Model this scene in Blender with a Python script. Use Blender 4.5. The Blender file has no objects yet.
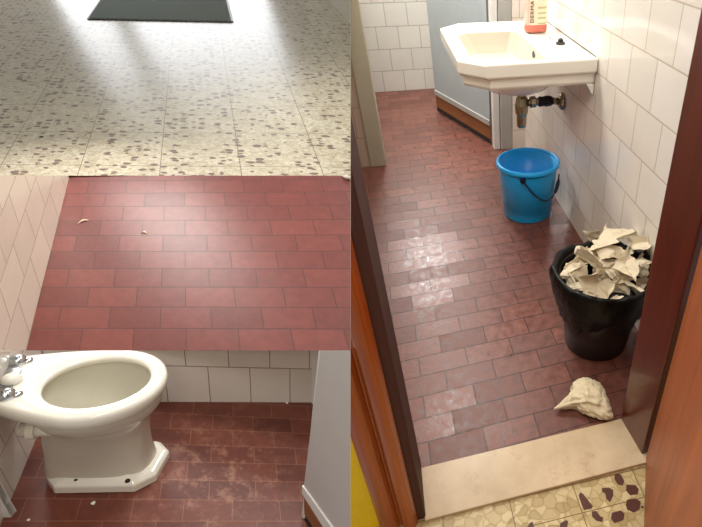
import bpy, bmesh, math, random
import numpy as np
from mathutils import Matrix, Vector, noise
random.seed(7)
S = 0.8                                   # design units -> metres
CX, CY, F = 526.0, 263.0, 501.0           # the lens: principal point and focal length for 702x527

# ------------------------------------------------------------------ rooms
def ray(x, y): return np.array([(x-CX)/F, (y-CY)/F, 1.0])
class Room:
    """A floor with its upright, seen from the camera; local x right, y away, z up, camera foot at the origin."""
    def __init__(s, n, dirx=None, diry=None, h=1.5):
        n = np.array(n, float); n /= np.linalg.norm(n); up = -n
        if diry is not None:
            vy = diry-n*(n@diry); vy /= np.linalg.norm(vy); vx = np.cross(vy, up)
        else:
            vx = dirx-n*(n@dirx); vx /= np.linalg.norm(vx); vy = np.cross(up, vx)
        s.R = np.array([vx, vy, up]); s.h = h; s.C = np.array([0, 0, h]); s.clip = []
    def d(s, x, y): return s.R@ray(x, y)
    def onz(s, x, y, z=0.0):
        r = s.d(x, y); return s.C+r*(z-s.h)/r[2]
    def ony(s, x, y, Y):
        r = s.d(x, y); return s.C+r*Y/r[1]
    def onplane(s, x, y, p, q, up=(0, 0, 1)):          # plane through floor points p, q and upright
        nn = np.cross(np.array(q, float)-np.array(p, float), np.array(up, float)); r = s.d(x, y)
        return s.C+r*(nn@(np.array(p)-s.C))/(nn@r)
right = Room((-0.00981, 0.80626, 0.59148), diry=ray(367.4, -106.5), h=1.5)
def hroom(y0, sl, yc, h):
    l = np.array([-sl, 1, -(y0-175*sl)]); K = np.array([[F, 0, CX], [0, F, CY], [0, 0, 1.]])
    if sl: return Room(K.T@l, dirx=ray(175+(yc-y0)/sl, yc), h=h)
    return Room(K.T@l, dirx=np.array([1.0, 0, 0]), h=h)
middle = Room((0.0256, 0.69581, 0.71777), dirx=np.array([1.0, 0.0, 0.0]), h=2.0)
lower = hroom(-20, .22, 450, 1.98)
upper = hroom(-167, 0, 0, 1.80)
WR = right.R
for r in (right, middle, lower, upper):
    A = WR@r.R.T*S
    M = np.eye(4); M[:3, :3] = A; M[:3, 3] = S*np.array([0, 0, 1.5])-A@r.C
    r.M = Matrix(M.tolist()); r.rot = Matrix((WR@r.R.T).tolist()).to_4x4()
CAM = Vector((0, 0, 1.5*S))
def edge_plane(a, b, inside):
    A = Vector(WR@ray(*a)); B = Vector(WR@ray(*b)); n = A.cross(B).normalized()
    if n.dot(Vector(WR@ray(*inside))) < 0: n.negate()
    return n                                            # keep the side n points to
XL, XR, Y1, Y2 = 350.42, 350.58, 175.6, 350.4
right.clip = [edge_plane((XR, 0), (XR, 500), (500, 200))]
upper.clip = [edge_plane((XL, 0), (XL, 500), (100, 200)), edge_plane((0, Y1), (300, Y1), (100, 20))]
middle.clip = [edge_plane((XL, 0), (XL, 500), (100, 200)), edge_plane((0, Y1), (300, Y1), (100, 250)), edge_plane((0, Y2), (300, Y2), (100, 250))]
lower.clip = [edge_plane((XL, 0), (XL, 500), (100, 200)), edge_plane((0, Y2), (300, Y2), (100, 450))]

# ------------------------------------------------------------------ camera, world, lights, exposure
scn = bpy.context.scene; col = scn.collection
cd = bpy.data.cameras.new('camera'); cam = bpy.data.objects.new('camera', cd); col.objects.link(cam)
cam.matrix_world = Matrix.Translation(CAM)@Matrix((WR@np.diag([1, -1, -1])).tolist()).to_4x4()
cd.sensor_width = 36; cd.lens = F*36/702; cd.shift_x = -(CX-351)/702; cd.shift_y = -(263.5-CY)/702
cd.clip_start = .01; cd.clip_end = 200
scn.camera = cam
w = bpy.data.worlds.new('world'); scn.world = w; w.use_nodes = True
w.node_tree.nodes['Background'].inputs[0].default_value = (1.0, .95, .88, 1)
w.node_tree.nodes['Background'].inputs[1].default_value = 0.36
scn.view_settings.view_transform = 'Standard'; scn.view_settings.look = 'None'
scn.view_settings.exposure = 0.0; scn.view_settings.gamma = 1.0; scn.view_settings.use_curve_mapping = False
def area(name, room, pos, target, sx, sy, power, colr=(1, 1, 1), spread=None):
    L = bpy.data.lights.new(name, 'AREA'); L.shape = 'RECTANGLE'; L.size = sx*S; L.size_y = sy*S
    L.energy = power; L.color = colr
    if spread: L.spread = math.radians(spread)
    o = bpy.data.objects.new(name, L); col.objects.link(o)
    p = room.M@Vector(pos); t = room.M@Vector(target)
    o.matrix_world = Matrix.Translation(p)@(t-p).to_track_quat('-Z', 'Y').to_matrix().to_4x4()
    return o
# right room: cool window light from the far end, added overhead fill (no known lamp), warm corridor lamp
area('window_light_far', right, (.02, 4.85, 1.95), (.05, 2.0, 0.0), .55, .8, 42, (1.0, .98, .95))
area('fill_light_washroom', right, (.0, 3.0, 2.55), (.3, 3.1, 0), .7, .9, 38, (1.0, .97, .92))
area('corridor_light', right, (.0, -.6, 2.5), (.4, 1.3, 0), .7, .7, 10, (1.0, .80, .55))
# upper floor: two tall bright windows at the far end
def window_light(name, room, x0, x1, y0, y1, Yf, power, colr):
    a = room.ony(x0, (y0+y1)/2, Yf); b = room.ony(x1, (y0+y1)/2, Yf)
    t = room.ony((x0+x1)/2, y0, Yf); c = room.ony((x0+x1)/2, y1, Yf)
    z0, z1 = sorted((-t[2], -c[2])); X = (a[0]+b[0])/2
    return area(name, room, (X, Yf, (z0+z1)/2), (X, 0, (z0+z1)/2), abs(b[0]-a[0]), z1-z0, power, colr)
window_light('tall_window_light', upper, 66, 112, -60, 92, 11.0, 19, (.93, .96, 1.0))
window_light('wide_window_light', upper, 128, 272, -60, 88, 11.0, 62, (.93, .96, 1.0))
# middle floor: soft lamp mirrored in the tiles
window_light('soft_window_light', middle, 145, 225, 198, 278, 3.4, 27, (1.0, .93, .88))
area('fill_over_toilet', lower, (-.5, .9, 3.0), (-.8, 2.0, 0), .8, .8, 16, (1.0, .97, .92))  # added fill that brightens the toilet room, no lamp known there

# ------------------------------------------------------------------ materials
def lin(c): 
    return tuple(((v/255)/12.92 if v/255 <= .04045 else ((v/255+.055)/1.055)**2.4) for v in c)+(1.0,)
def newmat(name, rough=.5, metal=0.0, ior=1.5, coat=0.0):
    m = bpy.data.materials.new(name); m.use_nodes = True; nt = m.node_tree
    b = nt.nodes['Principled BSDF']; b.inputs['Roughness'].default_value = rough
    b.inputs['Metallic'].default_value = metal; b.inputs['IOR'].default_value = ior
    b.inputs['Coat Weight'].default_value = coat; b.inputs['Coat Roughness'].default_value = .08
    return m, nt, b
def N(nt, t, **kw):
    n = nt.nodes.new(t)
    for k, v in kw.items():
        if k in n.inputs: n.inputs[k].default_value = v
        else: setattr(n, k, v)
    return n
def noisetex(nt, scale, detail=3, vec=None, rough=.55):
    n = N(nt, 'ShaderNodeTexNoise'); n.inputs['Scale'].default_value = scale; n.inputs['Detail'].default_value = detail
    n.inputs['Roughness'].default_value = rough
    if vec is None:
        vec = N(nt, 'ShaderNodeTexCoord').outputs['Object']
    nt.links.new(vec, n.inputs['Vector']); return n.outputs['Fac']
def ramp(nt, fac, stops):
    r = N(nt, 'ShaderNodeValToRGB'); e = r.color_ramp.elements
    while len(e) < len(stops): e.new(.5)
    for q, (p, c) in zip(e, stops): q.position = p; q.color = c
    nt.links.new(fac, r.inputs['Fac']); return r.outputs['Color']
def mix(nt, fac, a, b, mode='MIX'):
    m = N(nt, 'ShaderNodeMix', data_type='RGBA', blend_type=mode)
    for sock, v in ((m.inputs[0], fac), (m.inputs[6], a), (m.inputs[7], b)):
        if hasattr(v, 'is_linked') or hasattr(v, 'links'): nt.links.new(v, sock)
        else: sock.default_value = v
    return m.outputs[2]
def bump(nt, b, h, strength=.3, dist=.004):
    n = N(nt, 'ShaderNodeBump'); n.inputs['Strength'].default_value = strength; n.inputs['Distance'].default_value = dist
    nt.links.new(h, n.inputs['Height']); nt.links.new(n.outputs[0], b.inputs['Normal']); return n
def plain(name, c, rough=.5, metal=0.0, var=.06, scale=12, ior=1.5, coat=0.0, bmp=0.0):
    m, nt, b = newmat(name, rough, metal, ior, coat)
    c = lin(c); f = noisetex(nt, scale)
    lo = tuple(v*(1-var) for v in c[:3])+(1,); hi = tuple(min(1, v*(1+var)) for v in c[:3])+(1,)
    nt.links.new(ramp(nt, f, [(.3, lo), (.7, hi)]), b.inputs['Base Color'])
    if bmp: bump(nt, b, noisetex(nt, scale*4), bmp, .003)
    return m
def tiles(name, bw, bh, c1, c2, grout, mortar=.003, rough=.3, offset=.5, var=.25, nscale=18, bmp=.5, wave=.0, ior=1.5, stain=None, smooth=.12, roughvar=.0, tilegloss=0):
    m, nt, b = newmat(name, rough, ior=ior)
    uv = N(nt, 'ShaderNodeUVMap'); uv.uv_map = 'UVMap'; vec = uv.outputs[0]
    br = N(nt, 'ShaderNodeTexBrick'); br.offset = offset; br.offset_frequency = 2; br.squash = 1
    br.inputs['Scale'].default_value = 1; br.inputs['Mortar Size'].default_value = mortar; br.inputs['Mortar Smooth'].default_value = smooth
    br.inputs['Brick Width'].default_value = bw; br.inputs['Row Height'].default_value = bh; br.inputs['Bias'].default_value = 0
    br.inputs['Color1'].default_value = lin(c1); br.inputs['Color2'].default_value = lin(c2); br.inputs['Mortar'].default_value = lin(grout)
    nt.links.new(vec, br.inputs['Vector'])
    f1 = noisetex(nt, nscale, 5, vec, .65); g = ramp(nt, f1, [(.25, (1-var,)*3+(1,)), (.75, (1+var*.6,)*3+(1,))])
    c = mix(nt, 1.0, br.outputs['Color'], g, 'MULTIPLY')
    if stain:
        (u0, v0, rad, sc, amount, sccol) = stain
        vs = N(nt, 'ShaderNodeVectorMath', operation='DISTANCE'); nt.links.new(vec, vs.inputs[0]); vs.inputs[1].default_value = (u0, v0, 0)
        mr = N(nt, 'ShaderNodeMapRange'); nt.links.new(vs.outputs['Value'], mr.inputs[0]); mr.inputs[1].default_value = rad; mr.inputs[2].default_value = 0.0
        nf = noisetex(nt, sc, 6, vec, .75); nr = N(nt, 'ShaderNodeMapRange'); nt.links.new(nf, nr.inputs[0]); nr.inputs[1].default_value = .5; nr.inputs[2].default_value = .72
        mm = N(nt, 'ShaderNodeMath', operation='MULTIPLY'); nt.links.new(mr.outputs[0], mm.inputs[0]); nt.links.new(nr.outputs[0], mm.inputs[1])
        m2 = N(nt, 'ShaderNodeMath', operation='MULTIPLY'); nt.links.new(mm.outputs[0], m2.inputs[0]); m2.inputs[1].default_value = amount; m2.use_clamp = True
        c = mix(nt, m2.outputs[0], c, lin(sccol))
    nt.links.new(c, b.inputs['Base Color'])
    inv = N(nt, 'ShaderNodeMath', operation='SUBTRACT'); inv.inputs[0].default_value = 1; nt.links.new(br.outputs['Fac'], inv.inputs[1])
    h = inv.outputs[0]
    ad = N(nt, 'ShaderNodeMath', operation='MULTIPLY_ADD'); nt.links.new(noisetex(nt, nscale*.6 if wave else nscale*3, 3, vec), ad.inputs[0])
    ad.inputs[1].default_value = wave if wave else .25; nt.links.new(h, ad.inputs[2]); h = ad.outputs[0]
    bump(nt, b, h, bmp, .003)
    if tilegloss:
        b2 = N(nt, 'ShaderNodeTexBrick'); b2.offset = offset; b2.inputs['Scale'].default_value = 1; b2.inputs['Mortar Size'].default_value = 0
        b2.inputs['Brick Width'].default_value = bw; b2.inputs['Row Height'].default_value = bh; b2.inputs['Color1'].default_value = (0, 0, 0, 1); b2.inputs['Color2'].default_value = (1, 1, 1, 1)
        nt.links.new(vec, b2.inputs['Vector'])
    if roughvar:
        rr = N(nt, 'ShaderNodeMapRange'); nt.links.new(f1, rr.inputs[0]); rr.inputs[1].default_value = .3; rr.inputs[2].default_value = .7
        rr.inputs[3].default_value = rough-roughvar; rr.inputs[4].default_value = rough+roughvar
        ro = rr.outputs[0]
        if tilegloss:
            ma = N(nt, 'ShaderNodeMath', operation='MULTIPLY_ADD'); nt.links.new(b2.outputs['Color'], ma.inputs[0]); ma.inputs[1].default_value = tilegloss; nt.links.new(ro, ma.inputs[2]); ro = ma.outputs[0]
        nt.links.new(ro, b.inputs['Roughness'])
    return m
def wood(name, c1, c2, rough=.3, scale=(30, 30, 1.6), coat=.3):
    m, nt, b = newmat(name, rough, coat=coat)
    tc = N(nt, 'ShaderNodeTexCoord'); mp = N(nt, 'ShaderNodeMapping'); mp.inputs['Scale'].default_value = scale
    nt.links.new(tc.outputs['Object'], mp.inputs[0])
    f = noisetex(nt, 1.6, 6, mp.outputs[0], .65)
    nt.links.new(ramp(nt, f, [(.25, lin(c1)), (.72, lin(c2))]), b.inputs['Base Color'])
    bump(nt, b, f, .08, .002); return m
def terrazzo(name, base, base2, chip, scale, thr, rough, joint=None, big=False, ior=1.5):
    """Cream ground with scattered darker stone chips; joint = (bw, bh, colour, mortar)."""
    m, nt, b = newmat(name, rough, ior=ior)
    uv = N(nt, 'ShaderNodeUVMap'); uv.uv_map = 'UVMap'; vec = uv.outputs[0]
    if not big:
        st_ = N(nt, 'ShaderNodeVectorMath', operation='MULTIPLY'); nt.links.new(vec, st_.inputs[0]); st_.inputs[1].default_value = (.72, 1.1, 1); uvv = vec; vec = st_.outputs[0]
    else: uvv = vec
    dn = N(nt, 'ShaderNodeTexNoise'); dn.inputs['Scale'].default_value = scale*.9; dn.inputs['Detail'].default_value = 3; nt.links.new(vec, dn.inputs['Vector'])
    vm = N(nt, 'ShaderNodeVectorMath', operation='MULTIPLY_ADD'); nt.links.new(dn.outputs['Color'], vm.inputs[0]); vm.inputs[1].default_value = (.7/scale,)*3; nt.links.new(vec, vm.inputs[2])
    v = N(nt, 'ShaderNodeTexVoronoi'); v.inputs['Scale'].default_value = scale; nt.links.new(vm.outputs[0], v.inputs['Vector'])
    sep = N(nt, 'ShaderNodeSeparateColor'); nt.links.new(v.outputs['Color'], sep.inputs[0])
    sel = N(nt, 'ShaderNodeMath', operation='GREATER_THAN'); nt.links.new(sep.outputs[0], sel.inputs[0]); sel.inputs[1].default_value = 1-thr
    rad = N(nt, 'ShaderNodeMath', operation='MULTIPLY_ADD'); nt.links.new(sep.outputs[1], rad.inputs[0]); rad.inputs[1].default_value = .28; rad.inputs[2].default_value = .24
    ins = N(nt, 'ShaderNodeMath', operation='LESS_THAN'); nt.links.new(v.outputs['Distance'], ins.inputs[0]); nt.links.new(rad.outputs[0], ins.inputs[1])
    both = N(nt, 'ShaderNodeMath', operation='MULTIPLY'); nt.links.new(sel.outputs[0], both.inputs[0]); nt.links.new(ins.outputs[0], both.inputs[1])
    # pale chips below
    v2 = N(nt, 'ShaderNodeTexVoronoi'); v2.inputs['Scale'].default_value = scale*(1.0 if big else 1.7); nt.links.new(vm.outputs[0], v2.inputs['Vector'])
    v3 = N(nt, 'ShaderNodeTexVoronoi', feature='DISTANCE_TO_EDGE'); v3.inputs['Scale'].default_value = scale*(1.0 if big else 1.7); nt.links.new(vm.outputs[0], v3.inputs['Vector'])
    s2 = N(nt, 'ShaderNodeSeparateColor'); nt.links.new(v2.outputs['Color'], s2.inputs[0])
    g = ramp(nt, s2.outputs[2], [(.1, lin(base)), (.9, lin(base2))])
    e = ramp(nt, v3.outputs['Distance'], [(.02, (.78, .73, .62, 1) if big else (.8, .76, .68, 1)), (.12, (1, 1, 1, 1))])
    g = mix(nt, 1.0, g, e, 'MULTIPLY')
    g = mix(nt, 1.0, g, ramp(nt, noisetex(nt, scale*.25, 4, vec), [(.3, (.9, .88, .84, 1)), (.7, (1.05, 1.05, 1.05, 1))]), 'MULTIPLY')
    c = mix(nt, both.outputs[0], g, lin(chip))
    if joint:
        br = N(nt, 'ShaderNodeTexBrick'); br.offset = 0
        br.inputs['Scale'].default_value = 1; br.inputs['Mortar Size'].default_value = joint[3]
        br.inputs['Brick Width'].default_value = joint[0]; br.inputs['Row Height'].default_value = joint[1]
        nt.links.new(uvv, br.inputs['Vector'])
        c = mix(nt, br.outputs['Fac'], c, lin(joint[2]))
    nt.links.new(c, b.inputs['Base Color'])
    bump(nt, b, noisetex(nt, scale*.5, 3, vec), .04, .004)
    return m

MAT = dict(
 quarry=tiles('red_quarry_tiles', .2, .1, (126, 76, 63), (106, 62, 51), (66, 40, 35), .0024, .33, var=.45, tilegloss=.13, nscale=26, bmp=.5, roughvar=.1, stain=(.2, 2.3, 1.3, 9, .35, (160, 118, 105))),
 quarry_mid=tiles('terracotta_tiles', .2, .1, (126, 64, 56), (110, 54, 48), (88, 47, 42), .0026, .42, var=.22, nscale=20, bmp=.45),
 quarry_low=tiles('worn_brick_tiles', .2, .1, (112, 57, 42), (96, 46, 35), (134, 84, 64), .0022, .5, var=.3, nscale=20, bmp=.25, stain=(.0, .0, .5, 13, .9, (186, 140, 116))),
 walltile=tiles('cream_wall_tiles', .205, .1835, (240, 232, 222), (234, 226, 214), (206, 192, 173), .0028, .1, var=.04, nscale=6, bmp=.8, wave=.9),
 backtile=tiles('white_wall_tiles', .19, .187, (224, 224, 218), (214, 215, 210), (172, 172, 164), .0032, .2, var=.05, nscale=6, bmp=.4, wave=.5),
 midtile=tiles('beige_wall_tiles', .2, .2, (202, 186, 172), (194, 178, 165), (170, 152, 138), .003, .25, var=.05, nscale=6, bmp=.5, wave=.5),
 lowtile=tiles('pale_wall_tiles', .2, .2, (226, 220, 212), (218, 212, 204), (140, 128, 118), .0024, .3, var=.05, nscale=6, bmp=.35, wave=.4),
 terr=terrazzo('glossy_terrazzo', (182, 174, 152), (202, 195, 176), (118, 98, 88), 19, .46, .27, (.6, .6, (112, 100, 84), .003), ior=1.6),
 terr2=terrazzo('cream_chip_terrazzo', (178, 156, 108), (214, 196, 152), (96, 50, 38), 34, .0, .35, (.205, .093, (120, 96, 60), .0016), big=True),
 chipred=plain('dark_red_stone', (80, 38, 24), .35),
 marble=None,
 ceramic=plain('white_ceramic', (244, 240, 230), .12, var=.01, coat=.5),
 sinkband=plain('cream_ceramic', (226, 208, 172), .2, var=.02, coat=.3),
 basin=plain('tan_basin_glaze', (196, 190, 172), .3, var=.03, scale=6),  # basin interior, a darker tan than the rim
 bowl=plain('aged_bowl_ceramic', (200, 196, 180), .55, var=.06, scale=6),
 toilet=plain('toilet_ceramic', (236, 233, 222), .12, var=.015, coat=.4),
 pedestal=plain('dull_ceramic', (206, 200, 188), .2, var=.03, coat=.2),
 greywarm=plain('warm_grey_panel', (196, 190, 188), .5, var=.02),
 grey=plain('grey_painted_panel', (176, 186, 190), .45, var=.03),
 greybox=plain('grey_trim', (176, 176, 172), .5, var=.03),
 pillar=plain('greyish_painted_pillar', (178, 174, 156), .6, var=.04),
 white=plain('white_trim', (226, 226, 222), .4, var=.02),
 plaster=plain('off_white_plaster', (214, 208, 192), .7, var=.04),
 dark=plain('dark_gap', (40, 36, 34), .8),
 steel=plain('brushed_aluminium', (150, 150, 150), .35, .9),
 chrome=plain('chrome', (200, 205, 210), .12, 1.0, var=.02),
 brass=plain('aged_nickel', (170, 158, 134), .25, 1.0, var=.2, scale=30),
 rubber=plain('black_rubber', (18, 17, 17), .4),
 bag=plain('black_plastic_film', (8, 7, 6), .42, var=.1, bmp=.9, scale=12, ior=1.33),
 bin=plain('dark_brown_plastic', (34, 20, 16), .4),
 blue=plain('blue_plastic', (26, 172, 248), .3, var=.03, scale=4),
 bluedark=plain('navy_plastic', (16, 24, 60), .35),
 paper=plain('unbleached_paper_towel', (218, 204, 176), .85, var=.05, bmp=.25),
 paperw=plain('cream_tissue', (222, 206, 172), .85, var=.08, bmp=.3),
 wood_red=wood('dark_red_varnished_wood', (70, 22, 12), (104, 36, 20)),
 wood_leaf=wood('brown_varnished_wood', (132, 62, 26), (174, 92, 42), .5, (14, 14, 1.2), .05),
 wood_orange=wood('orange_varnished_wood', (134, 58, 14), (180, 88, 26)),
 wood_dark=wood('matt_dark_wood', (58, 28, 20), (84, 42, 30), .75, coat=0),
 kick=wood('bare_brown_board', (122, 76, 44), (160, 104, 64), .6, (3, 3, 30), 0),
 yellow=plain('yellow_wall_paint', (244, 206, 20), .6),
 mat=None,
)
def make_mat_material():
    m, nt, b = newmat('ribbed_grey_carpet', .95); b.inputs['Specular IOR Level'].default_value = .1
    uv = N(nt, 'ShaderNodeUVMap'); uv.uv_map = 'UVMap'
    wv = N(nt, 'ShaderNodeTexChecker'); wv.inputs['Scale'].default_value = 60; nt.links.new(uv.outputs[0], wv.inputs['Vector'])
    c = mix(nt, wv.outputs['Fac'], lin((98, 106, 100)), lin((140, 148, 140)))
    c = mix(nt, 1.0, c, ramp(nt, noisetex(nt, 60, 4, uv.outputs[0]), [(.3, (.75,)*3+(1,)), (.7, (1.15,)*3+(1,))]), 'MULTIPLY')
    nt.links.new(c, b.inputs['Base Color']); bump(nt, b, wv.outputs['Fac'], .6, .004); return m
MAT['mat'] = make_mat_material()
def marble_mat():
    m, nt, b = newmat('cream_marble', .32)
    f = noisetex(nt, 5, 6, None, .7); v = noisetex(nt, 13, 8, None, .8)
    c = ramp(nt, f, [(.3, lin((184, 160, 126))), (.7, lin((216, 194, 160)))])
    k = ramp(nt, v, [(.56, (0, 0, 0, 1)), (.66, (1, 1, 1, 1))])
    kk = N(nt, 'ShaderNodeMath', operation='MULTIPLY'); nt.links.new(k, kk.inputs[0]); kk.inputs[1].default_value = .45
    nt.links.new(mix(nt, kk.outputs[0], c, lin((168, 116, 84))), b.inputs['Base Color']); return m
MAT['marble'] = marble_mat()
def liquid_mat():
    m, nt, b = newmat('pink_liquid_soap', .12)
    b.inputs['Base Color'].default_value = lin((240, 138, 118)); b.inputs['Transmission Weight'].default_value = .25
    return m
MAT['pink'] = liquid_mat()
def clear_mat():
    m, nt, b = newmat('clear_rosy_plastic', .1); b.inputs['Base Color'].default_value = lin((250, 214, 200)); b.inputs['Transmission Weight'].default_value = .35
    return m
MAT['clear'] = clear_mat()
MAT['label'] = plain('cream_label', (238, 226, 200), .4)
MAT['labelband'] = plain('olive_label_print', (196, 186, 140), .4)
MAT['ink'] = plain('dark_red_ink', (84, 22, 30), .4)

# ------------------------------------------------------------------ mesh helpers (all in a room's local units)
class MB:
    def __init__(s): s.v = []; s.f = []; s.m = []
    def add(s, v, f, mi=0):
        o = len(s.v); s.v += [tuple(map(float, p)) for p in v]; s.f += [tuple(i+o for i in q) for q in f]; s.m += [mi]*len(f); return s
    def box(s, a, b, mi=0):
        (x0, y0, z0), (x1, y1, z1) = a, b
        v = [(x0, y0, z0), (x1, y0, z0), (x1, y1, z0), (x0, y1, z0), (x0, y0, z1), (x1, y0, z1), (x1, y1, z1), (x0, y1, z1)]
        return s.add(v, [(0, 3, 2, 1), (4, 5, 6, 7), (0, 1, 5, 4), (1, 2, 6, 5), (2, 3, 7, 6), (3, 0, 4, 7)], mi)
    def prism(s, poly, off, mi=0):                 # polygon of 3-D points, extruded by a vector
        n = len(poly); off = np.array(off, float); p = [np.array(q, float) for q in poly]
        v = p+[q+off for q in p]
        return s.add(v, [tuple(range(n))[::-1], tuple(range(n, 2*n))]+[(i, (i+1) % n, n+(i+1) % n, n+i) for i in range(n)], mi)
    def loft(s, rings, cap0=True, cap1=True, mi=0, closed=True):
        n = len(rings[0]); v = [p for r in rings for p in r]; f = []
        for k in range(len(rings)-1):
            for i in range(n if closed else n-1):
                j = (i+1) % n; f.append((k*n+i, k*n+j, (k+1)*n+j, (k+1)*n+i))
        if cap0: f.append(tuple(range(n))[::-1])
        if cap1: f.append(tuple(range((len(rings)-1)*n, len(rings)*n)))
        return s.add(v, f, mi)
    def lathe(s, c, prof, n=32, cap0=True, cap1=True, mi=0, axis='z', jit=None):
        rings = []
        for k, (r, z) in enumerate(prof):
            ring = []
            for i in range(n):
                a = 2*math.pi*i/n; rr, zz = (r, z) if jit is None else jit(a, r, z, k)
                q = (rr*math.cos(a), rr*math.sin(a), zz)
                if axis == 'x': q = (zz, q[0], q[1])
                if axis == 'y': q = (q[0], zz, q[1])
                ring.append((c[0]+q[0], c[1]+q[1], c[2]+q[2]))
            rings.append(ring)
        return s.loft(rings, cap0, cap1, mi)
    def tube(s, path, r, n=10, mi=0):
        rings = []; P = [np.array(p, float) for p in path]
        for i, p in enumerate(P):
            t = P[min(i+1, len(P)-1)]-P[max(i-1, 0)]; t /= np.linalg.norm(t)
            u = np.cross(t, (0, 0, 1) if abs(t[2]) < .9 else (1, 0, 0)); u /= np.linalg.norm(u); w_ = np.cross(t, u)
            rr = r[i] if isinstance(r, (list, tuple)) else r
            rings.append([p+rr*(math.cos(a)*u+math.sin(a)*w_) for a in [2*math.pi*k/n for k in range(n)]])
        return s.loft(rings, mi=mi)

def build(name, mb, mats, room, parent=None, smooth=False, bevel=None, seg=2, uv=None, clip=True, subsurf=0, solid=None, loc=None):
    bm = bmesh.new(); vs = [bm.verts.new(room.M@Vector(p)) for p in mb.v]
    for q, mi in zip(mb.f, mb.m):
        try: fc = bm.faces.new([vs[i] for i in q]); fc.material_index = mi; fc.smooth = smooth
        except ValueError: pass
    bmesh.ops.recalc_face_normals(bm, faces=bm.faces)
    if clip:
        for n in room.clip:
            if any((v.co-CAM).dot(n) < 0 for v in bm.verts):
                g = bm.verts[:]+bm.edges[:]+bm.faces[:]
                r = bmesh.ops.bisect_plane(bm, geom=g, plane_co=CAM, plane_no=n, clear_inner=True)
                ed = [e for e in r['geom_cut'] if isinstance(e, bmesh.types.BMEdge)]
                if ed and not solid and uv is None: bmesh.ops.holes_fill(bm, edges=ed)
    if uv is not None:
        Mi = room.M.inverted(); L = bm.loops.layers.uv.new('UVMap')
        for fc in bm.faces:
            for lp in fc.loops: lp[L].uv = uv(Mi@lp.vert.co)
    if parent is None:
        if loc is None:
            Mi = room.M.inverted(); pts = [Mi@v.co for v in bm.verts]
            loc = Vector(((min(p.x for p in pts)+max(p.x for p in pts))/2, (min(p.y for p in pts)+max(p.y for p in pts))/2, min(p.z for p in pts)))
        B = Matrix.Translation(room.M@Vector(loc))@room.rot
    else: B = BASE[parent.name]
    bmesh.ops.transform(bm, matrix=B.inverted(), verts=bm.verts)
    me = bpy.data.meshes.new(name); bm.to_mesh(me); bm.free()
    for m in (mats if isinstance(mats, (list, tuple)) else [mats]): me.materials.append(MAT[m])
    o = bpy.data.objects.new(name, me); col.objects.link(o)
    if parent is None: o.matrix_world = B
    else: o.parent = parent
    BASE[o.name] = B
    if solid: md = o.modifiers.new('solid', 'SOLIDIFY'); md.thickness = solid*S; md.offset = 0
    if bevel: md = o.modifiers.new('bevel', 'BEVEL'); md.width = bevel*S; md.segments = seg; md.limit_method = 'ANGLE'; md.angle_limit = math.radians(32); 
    if subsurf: md = o.modifiers.new('sub', 'SUBSURF'); md.levels = subsurf; md.render_levels = subsurf
    return o
BASE = {}
def thing(name, label, cat, room, loc, group=None):
    o = bpy.data.objects.new(name, None); col.objects.link(o); o.empty_display_size = .05
    B = Matrix.Translation(room.M@Vector(loc))@room.rot; o.matrix_world = B; BASE[o.name] = B
    return tag(o, label, cat, group)
def tag(o, label, cat=None, group=None):
    o['label'] = label
    if cat: o['category'] = cat
    if group: o['group'] = group
    return o
def structure(o, label=None):
    o['kind'] = 'structure'
    if label: o['label'] = label
    return o
def lattice(room, pts, w_, h_, back):
    """Fit local = a + u*A + v*B to pixel samples (u, v, x, y); return uv(local)."""
    A = np.array([[1, u, v] for u, v, _, _ in pts]); P = np.array([back(x, y) for _, _, x, y in pts])
    c, *_ = np.linalg.lstsq(A, P, rcond=None); J = np.array([c[1], c[2]]).T; Ji = np.linalg.pinv(J)
    def f(p):
        q = Ji@(np.array(p)-c[0]); return (q[0]*w_, q[1]*h_)
    f.c = c
    return f

# ================================================================== RIGHT ROOM (washroom seen through its doorway)
R_ = right
RW, LW, BW, DW = .865, -.35, 4.92, 3.30      # right wall, left wall, far wall, stall front
fl = lattice(R_, [(0, 0, 388.7, 263.7), (1, 1, 428, 267.6), (2, 1, 464.3, 261.1), (.5, 2, 410.8, 282.8), (0, 5, 393.7, 328.6), (2, 5, 477.4, 311.5),
     (1, 7, 441.8, 353.1), (2, 7, 486.6, 343.3), (.5, 10, 426.4, 417.2), (1.5, 10, 477.7, 405.2), (1, 11, 453.9, 433.8), (3, 3, 509.6, 278), (3.5, 6, 543.8, 312.4),
     (3, 7, 530.1, 333.6), (1.5, 0, 443.7, 252.9), (1, -1, 423, 246), (2, -1, 458, 239.7), (1.5, -2, 440, 233.6), (4, 3, 545.8, 270.9)], .2, .1, lambda x, y: R_.onz(x, y))
uvf = lambda p: (fl(p)[0]+.0, fl(p)[1]+.1)
mb = MB().add([(-3, .95, 0), (RW+.05, .95, 0), (RW+.05, BW+.1, 0), (-3, BW+.1, 0)], [(0, 1, 2, 3)])
structure(build('floor', mb, 'quarry', R_, uv=uvf), 'worn dark red brick-pattern tile floor of the washroom with the sink')
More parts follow.
